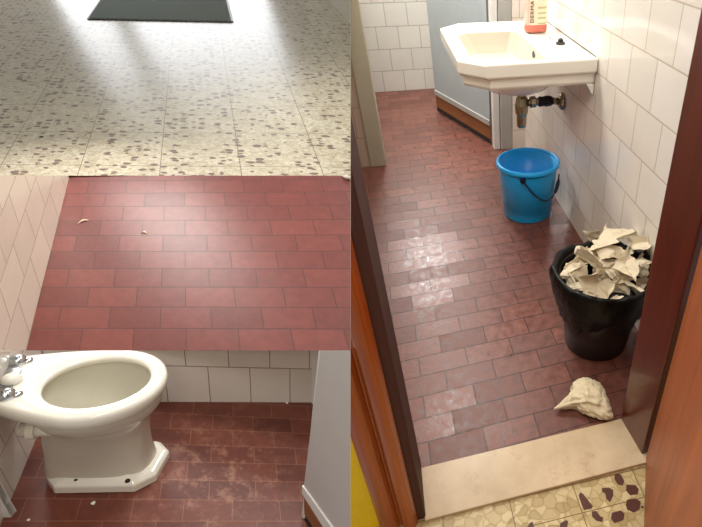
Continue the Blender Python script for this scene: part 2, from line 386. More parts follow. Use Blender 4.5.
# corridor floor in front of the sill, with inlaid red stones
tf = lambda p: (p[0]-.3695+.205*20, p[1]-.703+.093*20)
mb = MB().add([(-1.2, -.6, 0), (1.3, -.6, 0), (1.3, .84, 0), (-1.2, .84, 0)], [(0, 1, 2, 3)])
fl2 = structure(build('floor', mb, 'terr2', R_, uv=tf), 'cream chip terrazzo floor in front of the marble sill')
chips = [[(287, 262), (300, 270), (316, 300), (310, 322), (285, 318), (268, 290), (270, 268)], [(205, 335), (240, 332), (262, 345), (262, 372), (246, 405), (228, 388), (222, 362), (207, 352)],
  [(98, 357), (112, 362), (162, 425), (155, 437), (118, 443), (104, 412), (92, 372)], [(326, 318), (370, 320), (388, 340), (382, 366), (345, 370), (325, 348)],
  [(330, 392), (372, 386), (398, 402), (392, 440), (362, 456), (330, 440), (324, 415)], [(256, 456), (300, 445), (318, 462), (312, 492), (268, 508), (250, 486)],
  [(156, 450), (180, 448), (198, 474), (213, 480), (208, 502), (180, 496), (158, 476)], [(2, 508), (30, 492), (40, 498), (34, 540), (-5, 545)],
  [(-150, 508), (-135, 500), (-128, 527), (-105, 545), (-170, 548)], [(400, 420), (412, 426), (408, 436), (398, 430)]]
mb = MB()
for c in chips:
    pts = [R_.onz(560+x/4.92, 420+y/4.92, .0006) for x, y in c]
    mb.prism(pts, (0, 0, .0004))
build('stone_chip', mb, 'chipred', R_, parent=fl2)
mb = MB().box((-1.6, .9, 2.6), (1.4, BW+.1, 2.7))
structure(build('ceiling', mb, 'plaster', R_), 'plain off-white ceiling above the washroom')
# walls
wu = lambda p: (p[1]-1.487+.205*20, p[2]+.0385+.1835)
mb = MB().box((RW, .97, 0), (RW+.12, BW, 2.6))
structure(build('wall_right', mb, 'walltile', R_, uv=wu), 'cream tiled right wall above the bin and behind the sink')
bu = lambda p: (p[0]+.096+.19*20, p[2]+.187)
mb = MB().add([(-3, BW, -.0), (1.4, BW, 0), (1.4, BW, 2.6), (-3, BW, 2.6)], [(0, 1, 2, 3)])
structure(build('wall_back', mb, 'backtile', R_, uv=bu), 'white tiled wall at the far end of the stall')
mb = MB().add([(LW, .97, 0), (LW, DW, 0), (LW, DW, 2.6), (LW, .97, 2.6)], [(0, 1, 2, 3)])
structure(build('wall_left', mb, 'midtile', R_, uv=lambda p: (p[1]+4, p[2])), 'thin strip of beige tiled wall on the left above the door frame')
mb = MB().box((-1.5, DW, 0), (-.235, DW+.1, 2.6))
structure(build('wall_stall_front', mb, 'midtile', R_, uv=lambda p: (p[0]-p[1]+4.085, p[2]+.195)), 'beige tiled wall piece left of the pillar')
mb = MB().box((-.235, DW-.012, 0.0), (-.131, DW+.12, 2.6))
structure(build('trim_stall', mb, 'pillar', R_, bevel=.006), 'off-white pillar edging the stall opening on the left')
mb = MB().box((.772, 3.36, 0), (RW, 3.46, 2.6))
structure(build('wall_stall_side', mb, 'walltile', R_, uv=lambda p: (p[0]+.1+4, p[2]+.0385)), 'narrow tiled wall strip between grey post and right wall')
mb = MB().box((.688, 3.37, 0), (.771, 3.50, 2.6))
structure(build('trim_post', mb, 'greybox', R_, bevel=.006), 'grey square post beside the grey door')
mb = MB().box((.640, 3.385, 0), (.684, 3.47, 2.6))
structure(build('trim_door_edge', mb, 'white', R_, bevel=.004), 'white upright strip beside the grey post')
mb = MB().box((.684, 3.40, 0), (.689, 3.45, 2.6))
# stall door, swung open
H = np.array([.628, 3.475]); E2 = np.array([.318, 4.27]); dv = (E2-H)/np.linalg.norm(E2-H); nv = np.array([dv[1], -dv[0]])   # nv: away side
def dpt(t, z, o=0.0): q = H+dv*t+nv*o; return (q[0], q[1], z)
LD = np.linalg.norm(E2-H)
def dslab(mb, t0, t1, z0, z1, o0, o1, mi=0):
    return mb.prism([dpt(t0, z0, o0), dpt(t1, z0, o0), dpt(t1, z1, o0), dpt(t0, z1, o0)], (nv[0]*(o1-o0), nv[1]*(o1-o0), 0), mi)
door = structure(build('door_1', dslab(MB(), 0, LD, .175, 2.2, 0, .03), 'grey', R_, bevel=.003), 'grey stall door standing open behind the sink')
build('edge_strip', dslab(MB(), 0, LD, .15, .19, -.008, .032), 'greybox', R_, parent=door, bevel=.002)
build('kick_board', dslab(MB(), 0, LD, .045, .15, .002, .028), 'kick', R_, parent=door)
build('bottom_shade_strip', dslab(MB(), 0.0, LD, .012, .045, .004, .024), 'dark', R_, parent=door)  # dark slab standing in for the shadow line under the door
build('hinge_stile', dslab(MB(), -.03, 0.0, .02, 2.2, .004, .022), 'steel', R_, parent=door)
# marble sill
mb = MB().prism([(-.092, .789, .0), (.70, .806, .0), (.70, .985, .0), (-.088, .962, .0)], (0, 0, .012))
structure(build('trim_sill', mb, 'marble', R_, bevel=.002), 'cream marble door sill with reddish veins')
# jamb and casing on the left
mb = MB().box((-.115, .80, 0), (-.088, .99, 2.5)).box((-.145, .955, 0), (-.10, 1.01, 2.5)).box((-.15, .80, 0), (-.115, .99, 2.5))
jl = structure(build('trim_jamb_left', mb, 'wood_dark', R_, bevel=.004), 'dark wooden jamb on the left of the doorway')
def bead(x0, x1, y, bul, n=6):
    pts = [(x0+(x1-x0)*i/n, y-bul*math.sin(math.pi*i/n)**.6, 0) for i in range(n+1)]
    return pts+[(x1, y+.03, 0), (x0, y+.03, 0)]
mb = MB().prism(bead(-.158, -.112, .795, .018), (0, 0, 2.5)).prism(bead(-.166, -.157, .802, .002), (0, 0, 2.5)).prism(bead(-.218, -.165, .797, .014), (0, 0, 2.5))
structure(build('trim_casing_left', mb, 'wood_orange', R_, smooth=False), 'orange varnished wood casing with two beads, lower left of the doorway')
mb = MB().box((-.9, .812, 0), (-.22, .93, 2.5))
structure(build('wall_corridor', mb, 'yellow', R_), 'yellow painted corridor wall beside the orange casing')
# jamb right and wooden door
mb = MB().prism([(.612, .985, 0), (.70, .99, 0), (.70, .845, 0), (.624, .835, 0)], (0, 0, 2.5)).box((.70, .86, 0), (.98, .968, 2.5))
structure(build('trim_jamb_right', mb, 'wood_red', R_, bevel=.004), 'dark red varnished wooden jamb on the right of the doorway')
mb = MB().prism([(.647, .828, 0), (.654, .834, 0), (.66, .83, 0), (.655, .82, 0)], (0, 0, 2.5))
Hh = np.array([.632, .822]); dl = np.array([-.105, -.208]); dl /= np.linalg.norm(dl); nl = np.array([-dl[1], dl[0]])*-1
def lp(t, z, o): q = Hh+dl*t+np.array([dl[1], -dl[0]])*-o; return (q[0], q[1], z)
mb = MB().prism([lp(0, .012, 0), lp(.62, .012, 0), lp(.62, 2.4, 0), lp(0, 2.4, 0)], np.array(lp(0, 0, .045))-np.array(lp(0, 0, 0)))
d2 = structure(build('door_2', mb, 'wood_leaf', R_, bevel=.006), 'brown varnished wooden door leaf standing open at the right')
# ---------------------------------------------------------------- wash basin
def ring8(x0, x1, y0, y1, cl, cr, z): 
    return [(x1-cr, y0, z), (x0+cl, y0, z), (x0, y0+cl, z), (x0, y1-cl, z), (x0+cl, y1, z), (x1-cr, y1, z), (x1, y1-cr, z), (x1, y0+cr, z)]
wb = thing('wash_basin', 'cream ceramic wash basin with chamfered corners fixed on the tiled wall', 'sink', R_, (.565, 2.52, .70))
O = (.268, .863, 2.10, 2.95)
def o8(i, z, cl=.105): return ring8(O[0]+i, O[1], O[2]+i, O[3]-i, cl, .006, z)
rings = [o8(.03, .825, .1), o8(.022, .838), o8(.02, .872), o8(.004, .880), o8(0, .888), o8(0, .934), o8(.006, .940), o8(.022, .940, .1), o8(.03, .932, .1)]
B0 = (.345, .665, 2.185, 2.79)
def b8(i, z, c=.05): return ring8(B0[0]+i, B0[1]-i*.8, B0[2]+i, B0[3]-i, c, .03, z)
rings += [b8(-.012, .930), b8(0, .922), b8(.025, .86), b8(.05, .81), b8(.085, .795), b8(.13, .79)]
bs = MB().loft(rings)
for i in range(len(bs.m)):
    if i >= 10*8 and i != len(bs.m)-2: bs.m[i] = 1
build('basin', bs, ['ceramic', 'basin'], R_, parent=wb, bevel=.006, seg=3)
rr = []
for k in range(8):
    t = k/7; a = t*math.pi/2; z = .826-.11*math.sin(a); sx = .22*math.cos(a)+.055*(1-math.cos(a)); sy = .30*math.cos(a)+.055*(1-math.cos(a))
    rr.append([(.575+sx*math.cos(q), 2.50+sy*math.sin(q), z) for q in [2*math.pi*i/28 for i in range(28)]])
build('bowl_underside', MB().loft(rr), 'ceramic', R_, parent=wb, smooth=True)
for yy in (2.12, 2.87):
    build('wall_bracket', MB().prism([(.825, yy, .826), (.862, yy, .826), (.862, yy, .775), (.85, yy, .785)], (0, .05, 0)), 'ceramic', R_, parent=wb, bevel=.005)
build('overflow_slot', MB().lathe((.652, 2.40, .893), [(.0, 0), (.018, 0), (.018, .004), (0, .004)], 16, axis='x'), ['rubber'], R_, parent=wb)
build('overflow_trim', MB().lathe((.6535, 2.395, .888), [(.0, 0), (.022, 0), (.022, .003), (0, .003)], 16, axis='x'), ['chrome'], R_, parent=wb)
build('drain', MB().lathe((.50, 2.48, .79), [(.035, 0), (.035, .004), (.02, .004), (.018, .001)], 20), 'chrome', R_, parent=wb)
tp = build('bottle_trap', MB().lathe((.628, 2.52, 0), [(.014, .505), (.022, .50), (.026, .515), (.028, .565), (.034, .58), (.036, .62), (.030, .655), (.020, .665), (.020, .685), (.032, .69), (.046, .715), (.046, .725)], 12), 'brass', R_, parent=wb)
build('outlet_pipe', MB().tube([(.66, 2.52, .628), (.72, 2.525, .628), (.80, 2.54, .62), (.862, 2.55, .61)], [.02, .018, .018, .018], 14), 'brass', R_, parent=wb, smooth=True)
build('pipe_nut', MB().lathe((.672, 2.523, .628), [(.027, 0), (.031, .004), (.031, .028), (.026, .032)], 8, axis='x'), 'brass', R_, parent=wb)
build('rubber_sleeve', MB().lathe((.715, 2.527, .626), [(.02, 0), (.028, .012), (.024, .03), (.029, .045), (.027, .07), (.019, .085)], 18, axis='x'), 'rubber', R_, parent=wb, smooth=True)
build('wall_flange', MB().lathe((.862, 2.55, .61), [(.046, 0), (.044, -.01), (.034, -.02), (.02, -.028)], 24, axis='x'), 'brass', R_, parent=wb, smooth=True)
dp = thing('drain_plug', 'small black rubber plug lying on the back deck of the wash basin', 'plug', R_, (.792, 2.42, .934))
build('plug_body', MB().lathe((.792, 2.42, .932), [(.022, 0), (.024, .006), (.014, .010), (.012, .020), (.006, .026)], 18), 'rubber', R_, parent=dp)
build('chain', MB().tube([(.80, 2.43, .945), (.77, 2.50, .937), (.775, 2.56, .936)], .0022, 6), 'chrome', R_, parent=dp)
# soap bottle
sb = thing('soap_bottle', 'clear bottle of pink liquid soap with cream label on the basin corner', 'bottle', R_, (.742, 2.70, .934))
def orb(c, a, b_, z, n=32, e=3.0):
    return [(c[0]+a*math.copysign(abs(math.cos(t))**(2/e), math.cos(t)), c[1]+b_*math.copysign(abs(math.sin(t))**(2/e), math.sin(t)), z) for t in [2*math.pi*i/n for i in range(n)]]
c0 = (.742, 2.70)
prof = [(.036, .934), (.042, .938), (.0445, .948), (.0445, 1.10), (.040, 1.135), (.022, 1.155), (.018, 1.16), (.018, 1.18)]
build('bottle_body', MB().loft([orb(c0, r*1.32, r, z) for r, z in prof]), 'clear', R_, parent=sb, smooth=True)
build('liquid_soap', MB().loft([orb(c0, r*1.33, r*1.01, z) for r, z in [(.0362, .9345), (.0425, .938), (.0448, .948), (.0448, .972)]]), 'pink', R_, parent=sb, smooth=True)
build('pump', MB().lathe((c0[0], c0[1], 0), [(.02, 1.18), (.022, 1.20), (.008, 1.205), (.008, 1.24), (.016, 1.245), (.012, 1.26)], 16), 'white', R_, parent=sb)
def arc_panel(x0, x1, z0, z1, off):
    pts = []
    ring = [p for p in orb(c0, (.0445+off)*1.33, .0445+off, 0, 96) if p[1] < c0[1]]
    ring = sorted(ring); ring = [p for p in ring if x0 <= p[0] <= x1]
    v = [(p[0], p[1], z0) for p in ring]+[(p[0], p[1], z1) for p in ring]; n = len(ring)
    return MB().add(v, [(i, i+1, n+i+1, n+i) for i in range(n-1)])
lb = build('label', arc_panel(.700, .795, .972, 1.12, .0008), 'label', R_, parent=sb)
for z0, z1 in ((.975, .983), (1.0, 1.008), (1.022, 1.03), (1.046, 1.056)):
    build('label_print', arc_panel(.738, .79, z0, z1, .0014), 'labelband', R_, parent=lb)
cu = bpy.data.curves.new('letters', 'FONT'); cu.body = 'DERMA'; cu.size = .028; cu.extrude = .0006; cu.space_character = 1.15
tmp = bpy.data.objects.new('tmp', cu); col.objects.link(tmp)
me = bpy.data.meshes.new_from_object(tmp.evaluated_get(bpy.context.evaluated_depsgraph_get())); bpy.data.objects.remove(tmp)
mb = MB(); mb.add([(.722-v.co.y, c0[1]-.0470-v.co.z, .982+v.co.x) for v in me.vertices], [tuple(p.vertices) for p in me.polygons])
build('lettering', mb, 'ink', R_, parent=lb)
# bucket
bc = (.652, 2.47)
bk = thing('bucket', 'bright blue plastic bucket on the floor under the wash basin', 'bucket', R_, (bc[0], bc[1], 0))
build('bucket_body', MB().lathe((bc[0], bc[1], 0), [(.12, .004), (.133, 0), (.137, .01), (.141, .075), (.146, .078), (.162, .30), (.164, .315), (.158, .315), (.141, .08), (.131, .016), (.0, .014)], 48, cap0=True, cap1=False), 'blue', R_, parent=bk, smooth=True)
build('bucket_rim', MB().lathe((bc[0], bc[1], 0), [(.160, .306), (.171, .300), (.176, .312), (.174, .326), (.165, .330), (.158, .324), (.160, .306)], 48, False, False), 'blue', R_, parent=bk, smooth=True)
a0, a1 = math.radians(247), math.radians(352)
pA = np.array([bc[0]+.166*math.cos(a0), bc[1]+.166*math.sin(a0), .292]); pB = np.array([bc[0]+.172*math.cos(a1), bc[1]+.172*math.sin(a1), .235])
path = []
for i in range(17):
    t = i/16; a = a0+(a1-a0)*t; sag = .125*math.sin(math.pi*t)**.9; z = pA[2]+(pB[2]-pA[2])*t-sag+.0
    rr_ = .178-.02*math.sin(math.pi*t); path.append((bc[0]+rr_*math.cos(a), bc[1]+rr_*math.sin(a), z))
hd = build('handle', MB().tube(path, .0042, 8), 'bluedark', R_, parent=bk, smooth=True)
build('handle_lug', MB().lathe((path[0][0], path[0][1]+.01, path[0][2]), [(.004, -.02), (.016, -.018), (.016, .002), (.004, .004)], 14, axis='y'), 'bluedark', R_, parent=hd)
build('handle_grip', MB().tube(path[12:16], [.008, .011, .011, .008], 10), 'bluedark', R_, parent=hd, smooth=True)
# bin, liner, paper towels
nc = (.668, 1.385)
bn = thing('waste_bin', 'dark brown round plastic waste bin against the tiled wall', 'bin', R_, (nc[0], nc[1], 0))
build('bin_body', MB().lathe((nc[0], nc[1], 0), [(.115, 0), (.128, .006), (.168, .34), (.163, .34), (.122, .02), (0, .015)], 40, True, False), 'bin', R_, parent=bn, smooth=True)
build('bin_rim', MB().lathe((nc[0], nc[1], 0), [(.166, .335), (.178, .335), (.178, .35), (.164, .352), (.166, .335)], 40, False, False), 'bin', R_, parent=bn, smooth=True)
def bagjit(a, r, z, k):
    nn = noise.noise(Vector((math.cos(a)*2.2, math.sin(a)*2.2, k*.35))); n2 = noise.noise(Vector((math.cos(a)*7, math.sin(a)*7, k*.5+9)))
    grow = 1.0 if k < 8 else .4
    rr = r*(1+(.055*nn+.035*n2)*grow)
    z2 = z+(.06*nn+.05*n2 if k < 2 else .014*nn+.008*n2)
    q = nc[0]+rr*math.cos(a)
    if q > RW-.008: rr = (RW-.008-nc[0])/math.cos(a)
    return rr, z2
prof = [(.172, .205), (.176, .225), (.183, .25), (.190, .28), (.196, .31), (.199, .345), (.196, .370), (.186, .378), (.174, .366), (.160, .33), (.150, .28), (.142, .22)]
bg = build('bin_liner', MB().lathe((nc[0], nc[1], 0), prof, 90, False, False, jit=bagjit), 'bag', R_, smooth=True, solid=.0015)
tag(bg, 'black plastic bag draped over the rim of the waste bin', 'bin bag')
def sheet(w_, l_, folds, seed, n=10):
    rnd = random.Random(seed); P = np.array([[(i/n-.5)*w_, (j/(n*2)-.5)*l_, 0.0] for j in range(2*n+1) for i in range(n+1)])
    for k in range(folds):
        th = rnd.uniform(0, math.pi); nn = np.array([math.cos(th), math.sin(th), 0]); d0 = rnd.uniform(-.3, .3)*min(w_, l_)
        ang = rnd.choice((-1, 1))*rnd.uniform(.5, 1.6); soft = .012
        dd = P@nn-d0; ax = np.array([-nn[1], nn[0], 0.0])
        for i in range(len(P)):
            if dd[i] > 0:
                a = ang*min(1, dd[i]/soft); piv = P[i]-nn*dd[i]; v = P[i]-piv
                P[i] = piv+v*math.cos(a)+np.cross(ax, v)*math.sin(a)+ax*(ax@v)*(1-math.cos(a))
        R0 = np.array(Matrix.Rotation(rnd.uniform(-.5, .5), 3, Vector((rnd.uniform(-1, 1), rnd.uniform(-1, 1), .1)).normalized()))
        P = P@R0.T
    for i in range(len(P)):
        q = Vector(P[i]*38+seed*3.1); P[i] += .0065*np.array(noise.noise_vector(q))
    F_ = [(j*(n+1)+i, j*(n+1)+i+1, (j+1)*(n+1)+i+1, (j+1)*(n+1)+i) for j in range(2*n) for i in range(n)]
    return P-P.mean(0), F_
# (px, py) of each towel's middle, height, length, lie and turn
towels = [
 (601, 241, .47, .15, 'large rumpled paper towel crowning the heap in the bin'),
 (588, 256, .455, .15, 'long folded paper towel lying across the upper left of the bin heap'),
 (612, 250, .46, .13, 'curled paper towel beside the top of the bin heap'),
 (637, 246, .44, .13, 'flat squarish paper towel leaning on the wall at the back of the bin'),
 (644, 268, .41, .11, 'paper towel tucked into the right rim of the bin by the jamb'),
 (628, 266, .44, .13, 'upright twisted paper towel standing in the middle right of the bin heap'),
 (581, 262, .42, .12, 'thin paper towel on the left of the bin heap under the long one'),
 (575, 272, .40, .10, 'small crushed paper towel at the left rim of the bin'),
 (592, 282, .41, .12, 'rolled paper towel at the front left of the bin heap'),
 (606, 268, .43, .11, 'paper towel with a sharp fold in the centre of the bin heap'),
 (604, 291, .39, .10, 'paper towel with pointed corner at the very front of the bin'),
 (619, 284, .40, .10, 'small paper towel in the gap at the front centre of the bin'),
 (632, 287, .39, .10, 'angular paper towel at the front right rim of the bin'),
 (642, 281, .39, .10, 'narrow paper towel beside the front right rim near the jamb'),
 (592, 238, .42, .10, 'little paper towel peeking out at the back left of the bin'),
 (622, 234, .44, .11, 'paper towel touching the wall tiles at the back of the bin'),
 (598, 272, .40, .12, 'paper towel half buried under the folded centre of the bin heap'),
 (584, 290, .38, .09, 'paper towel pressed against the black bag at the front left'),
 (650, 256, .41, .10, 'paper towel furthest to the right, partly behind the jamb'),
 (616, 274, .42, .11, 'curled paper strip right of the centre fold in the bin'),
 (570, 281, .38, .08, 'scrap of paper towel lowest at the left of the bin'),
 (610, 300, .37, .08, 'narrow scrap of paper towel by the front edge of the bag'),
]
for i, (px, py, z, L, lab) in enumerate(towels):
    P, Fc = sheet(L*.8, L*1.1, 2+(i % 3), 40+i)
    zr = z-.03
    c = R_.onz(px, py, zr)
    d = math.hypot(c[0]-nc[0], c[1]-nc[1])
    rz = Matrix.Rotation(i*2.4, 3, 'Z')@Matrix.Rotation(random.uniform(-.5, .5), 3, 'X')
    P = P@np.array(rz).T; P[:, 2] *= .75; P = P+c
    P[:, 0] = np.minimum(P[:, 0], RW-.004)
    o = build('paper_towel', MB().add(P, Fc), 'paper', R_, smooth=False, solid=.0012)
    tag(o, lab, 'paper towel', 'used paper towels in the waste bin')
# crumpled tissue on the floor
bmx = bmesh.new(); bmesh.ops.create_icosphere(bmx, subdivisions=5, radius=1)
V = []; pc = R_.onz(588, 396, .03)
for v in bmx.verts:
    d = v.co.normalized(); q = d*1.5+Vector((3, 1, 7))
    ridg = 1-abs(noise.noise(q*1.6))*2.2; r2 = 1-abs(noise.noise(q*3.3+Vector((5, 5, 5))))*2
    r = .84+.16*ridg+.09*r2
    p = Vector((d.x*.068*r, d.y*.078*r, d.z*.045*r))
    r *= 1+.05*(1-abs(noise.noise(q*5.5+Vector((1, 2, 3))))*2)-.03; p = Vector((d.x*.064*r, d.y*.074*r, d.z*.045*r)); ang = math.atan2(d.y, d.x); fl_ = max(0, math.cos(ang-math.radians(-62)))**6*(1-abs(d.z)**2)
    p += Vector((math.cos(math.radians(-62)), math.sin(math.radians(-62)), -.25))*.045*fl_
    tail = max(0, math.cos(ang-math.radians(188)))**34*(1-abs(d.z))
    p += Vector((-.072, -.006, -.012))*tail
    p.z = max(p.z, -.0295)
    V.append((pc[0]+p.x, pc[1]+p.y, .03+p.z+.0005))
Fc = [tuple(v.index for v in f.verts) for f in bmx.faces]; bmx.free()
tag(build('crumpled_tissue', MB().add(V, Fc), 'paperw', R_, smooth=True), 'crumpled cream tissue lying on the red floor by the marble sill', 'tissue')

# added divider, unseen edge-on, keeps light of the two strips of rooms apart
def campt(x, y, d): q = WR@ray(x, y)*d; return (q[0], q[1], q[2]+1.5)
mb = MB(); v = [campt(x, y, d) for d in (1.5, 9.0) for (x, y) in ((350.44, -110), (350.56, -110), (350.56, 640), (350.44, 640))]
mb.add(v, [(0, 1, 2, 3), (7, 6, 5, 4), (0, 4, 5, 1), (1, 5, 6, 2), (2, 6, 7, 3), (3, 7, 4, 0)])
structure(build('wall_added_divider', mb, 'plaster', R_, clip=False), 'thin added divider, unseen edge-on, blocking light between the washroom and the three floors on the left')

# ================================================================== UPPER LEFT: glossy terrazzo with door mat
U = upper
tl = lattice(U, [(0, 0, 168.3, 80.5), (2, 0, 288, 82.5), (0, 1, 163, 137.7), (2, 1, 309.5, 140), (0, 1.66, 159.5, 175.5), (2, 1.66, 323.4, 173)], .6, 1.2, lambda x, y: U.onz(x, y))
q = [U.onz(*p) for p in ((-250, -70), (420, -70), (420, 200), (-250, 200))]
mb = MB().add(q, [(0, 1, 2, 3)])
structure(build('floor', mb, 'terr', U, uv=lambda p: (tl(p)[0]+6, tl(p)[1]+6)), 'glossy beige terrazzo floor with grey chips reflecting windows')
a = U.onz(365, 40.2); b = U.onz(288, -46); up1 = np.array([0, 0, 1.6])
mb = MB().prism([a, b, b+up1, a+up1], (.3, .05, 0))
structure(build('wall_right', mb, 'plaster', U), 'beige wall base at the top right corner of the terrazzo floor')
mq = [U.onz(*p) for p in ((89.5, 19.3), (231.5, 22.2), (211, -62), (144, -62))]
mo = lattice(U, [(0, 0, 89.5, 19.3), (1, 0, 231.5, 22.2), (1, 1, 224.3, 0), (0, 1, 103.6, 0)], 1, 1, lambda x, y: U.onz(x, y))
dm = thing('door_mat', 'dark grey ribbed door mat on the glossy terrazzo floor', 'mat', U, ((mq[0]+mq[1])/2))
build('pile', MB().prism([p+np.array([0, 0, .002]) for p in mq], (0, 0, .016)), 'mat', U, parent=dm, uv=mo)
edge = MB()
for i, j in ((0, 1), (1, 2), (3, 0)):
    A, B_ = mq[i], mq[j]; dd = (B_-A)/np.linalg.norm(B_-A); nn = np.cross(dd, (0, 0, 1))*.022
    edge.prism([A, B_, B_+nn, A+nn], (0, 0, .012))
build('rubber_edge', edge, 'rubber', U, parent=dm)
p = U.onz(41.5, 137)
tag(build('debris_crumb', MB().prism([p+np.array([-.012, -.006, 0]), p+np.array([.012, -.008, 0]), p+np.array([.013, .006, 0]), p+np.array([-.01, .008, 0])], (0, 0, .006)), 'rubber', U), 'tiny black crumb on the terrazzo floor at the lower left', 'crumb')

# ================================================================== MIDDLE LEFT: terracotta tiles along a beige tiled wall
Mi_ = middle
ml = lattice(Mi_, [(0, 0, 147, 180.9), (.5, 1, 164.8, 193.1), (1.5, 1, 203.8, 193.1), (0, 2, 144.4, 206.2), (2, 2, 224.3, 206.2), (1.5, 3, 205.5, 220.4), (3.5, 3, 290.8, 220.4), (0, 4, 141.7, 235.1), (2, 4, 228.5, 235.1), (4, 4, 316.9, 235.1),
   (.5, 5, 163.1, 251), (3.5, 5, 299, 251.5), (-1.5, 5, 73.5, 252.5), (4.5, 5, 344.6, 251.2), (0, 6, 139.3, 268.5), (2, 6, 231.1, 268.5), (.5, 7, 161.5, 287.2), (3.5, 7, 307.5, 287.8), (-1.5, 7, 65.5, 287.9), (0, 8, 136.2, 307), (4, 8, 337.4, 307.8),
   (.5, 9, 159.7, 329), (1.5, 9, 211.5, 329), (3.5, 9, 316.4, 328.4), (-1.5, 9, 56.4, 329)], .2, .1, lambda x, y: Mi_.onz(x, y))
mb = MB().add([Mi_.onz(*p) for p in ((-200, 150), (420, 150), (420, 400), (-200, 400))], [(0, 1, 2, 3)])
# row 0 (between 181 and 193) carries half joints
structure(build('floor', mb, 'quarry_mid', Mi_, uv=lambda p: (ml(p)[0]+4, ml(p)[1]+4)), 'terracotta brick-pattern tile floor beside the beige tiled wall')
A, B_ = Mi_.onz(69.2, 176.8), Mi_.onz(26.5, 348.9); dAB = B_-A
A2, B2 = A-dAB*.3, B_+dAB*.3
on = lambda x, y: Mi_.onplane(x, y, A, B_)
# u = tile rows up the wall, v = joints along it (0 at the joint meeting the floor at y=221)
wl = lattice(Mi_, [(0, 0, 59, 221.3), (1, 0, 49.9, 251.7), (2, 0, 40.7, 289), (3, 0, 30.4, 330), (0, 1, 49.6, 192.2), (1, 1, 40.2, 223.8), (2, 1, 29.9, 261.7), (3, 1, 18, 302.7), (.5, 1, 47, 204), (1.5, 1, 36.8, 237.5), (.5, 2, 35.9, 178.5), (1.5, 2, 24.3, 206)], .2, .2, on)
upm = np.array([0, 0, .9])
mb = MB().add([A2, B2, B2+upm, A2+upm], [(0, 1, 2, 3)])
structure(build('wall_left', mb, 'midtile', Mi_, uv=lambda p: (wl(p)[0]+4, wl(p)[1]+2.2)), 'beige tiled wall along the left of the terracotta floor')
# white ceramic foot at the right edge, scraps on the floor
pc = Mi_.onz(356, 172, 0)
tag(build('ceramic_foot', MB().lathe((pc[0], pc[1], 0), [(.09, 0), (.10, .01), (.095, .05), (.06, .09), (.05, .3)], 28), 'ceramic', Mi_, smooth=True), 'edge of a white ceramic foot at the upper right of the terracotta floor', 'fixture')
def scrap(room, px, py, L, ang, matn, wd=.012, curl=.01):
    c = room.onz(px, py); n = 8; mbs = MB(); P = []
    for i in range(n+1):
        t = i/n-.5; x = t*L; bow = curl*math.cos(t*math.pi)
        for s_ in (-1, 1):
            yy = s_*wd*.5*math.cos(t*2.6)+bow; P.append((c[0]+x*math.cos(ang)-yy*math.sin(ang), c[1]+x*math.sin(ang)+yy*math.cos(ang), .002+bow*.6))
    mbs.add(P, [(2*i, 2*i+1, 2*i+3, 2*i+2) for i in range(n)]); return mbs
tag(build('paper_scrap', scrap(Mi_, 83.5, 222, .055, .55, 'paperw'), 'paperw', Mi_, solid=.002), 'curled pale scrap on the terracotta floor near the tiled wall', 'scrap')
tag(build('paper_scrap', scrap(Mi_, 144, 233.5, .045, -.3, 'paperw', .009), 'paperw', Mi_, solid=.002), 'small pale scrap near the middle of the terracotta floor', 'scrap')

# ================================================================== LOWER LEFT: toilet
Lw = lower
lo = lattice(Lw, [(0, 0, 251.1, 402.8), (1, 0, 295.2, 402.8), (-1, 0, 209.3, 402.3), (-2, 0, 169.3, 402), (.5, 1, 273.7, 416.4), (.5, 2, 273.4, 432.2), (0, 2, 251.4, 432), (0, 3, 251, 448), (1, 3, 299, 448.3), (.5, 4, 278.4, 465.8),
   (0, 7, 247.5, 523), (-2.5, 6, 131.3, 500), (-3.5, 6, 86, 499), (-3, 7, 101, 519), (-4, 7, 57, 518)], .2, .1, lambda x, y: Lw.onz(x, y))
sc = lo(Lw.onz(215, 472))
stn = [n for n in MAT['quarry_low'].node_tree.nodes if n.type == 'VECT_MATH' and n.operation == 'DISTANCE'][0]
stn.inputs[1].default_value = (sc[0]+4, sc[1]+4, 0)
wb0 = Lw.onz(169, 402); wb1 = Lw.onz(312, 402.6); YB = (wb0[1]+wb1[1])/2
mb = MB().add([Lw.onz(-200, 600), Lw.onz(430, 600), Lw.onz(430, 398), Lw.onz(-200, 385)], [(0, 1, 2, 3)])
structure(build('floor', mb, 'quarry_low', Lw, uv=lambda p: (lo(p)[0]+4, lo(p)[1]+4)), 'scuffed red-brown tile floor around the toilet')
onb = lambda x, y: Lw.onplane(x, y, wb0, wb1)
lb_ = lattice(Lw, [(0, 0, 169.3, 402), (1, 0, 209.3, 402.3), (2, 0, 251.4, 402.8), (1, 1, 207.3, 367.2), (2, 1, 250.9, 367.2), (1.5, 1, 228, 367.2)], .2, .2, onb)
dW = (wb1-wb0)
mb = MB().add([wb0-dW*1.6, wb1+dW*.5, wb1+dW*.5+np.array([0, 0, .7]), wb0-dW*1.6+np.array([0, 0, .7])], [(0, 1, 2, 3)])
def uvb(p): q = lb_(p); return (q[0]+4, q[1]+.2)
structure(build('wall_back', mb, 'lowtile', Lw, uv=uvb), 'low white tiled wall behind the toilet')
A, B_ = Lw.onz(51, 402), Lw.onz(10.1, 502); dAB = B_-A
onl = lambda x, y: Lw.onplane(x, y, A, B_)
ll = lattice(Lw, [(0, 0, 28.5, 459), (1, 0, 13.5, 494), (0, 1, 13, 431), (1, 1, -3, 462), (.5, 1, 6, 445)], .2, .2, onl)
mb = MB().add([A-dAB*.03, B_+dAB*.4, B_+dAB*.4+np.array([0, 0, .7]), A-dAB*.03+np.array([0, 0, .7])], [(0, 1, 2, 3)])
structure(build('wall_left', mb, 'lowtile', Lw, uv=lambda p: (ll(p)[0]+4, ll(p)[1]+.2)), 'white tiled wall on the left behind the toilet hinge')
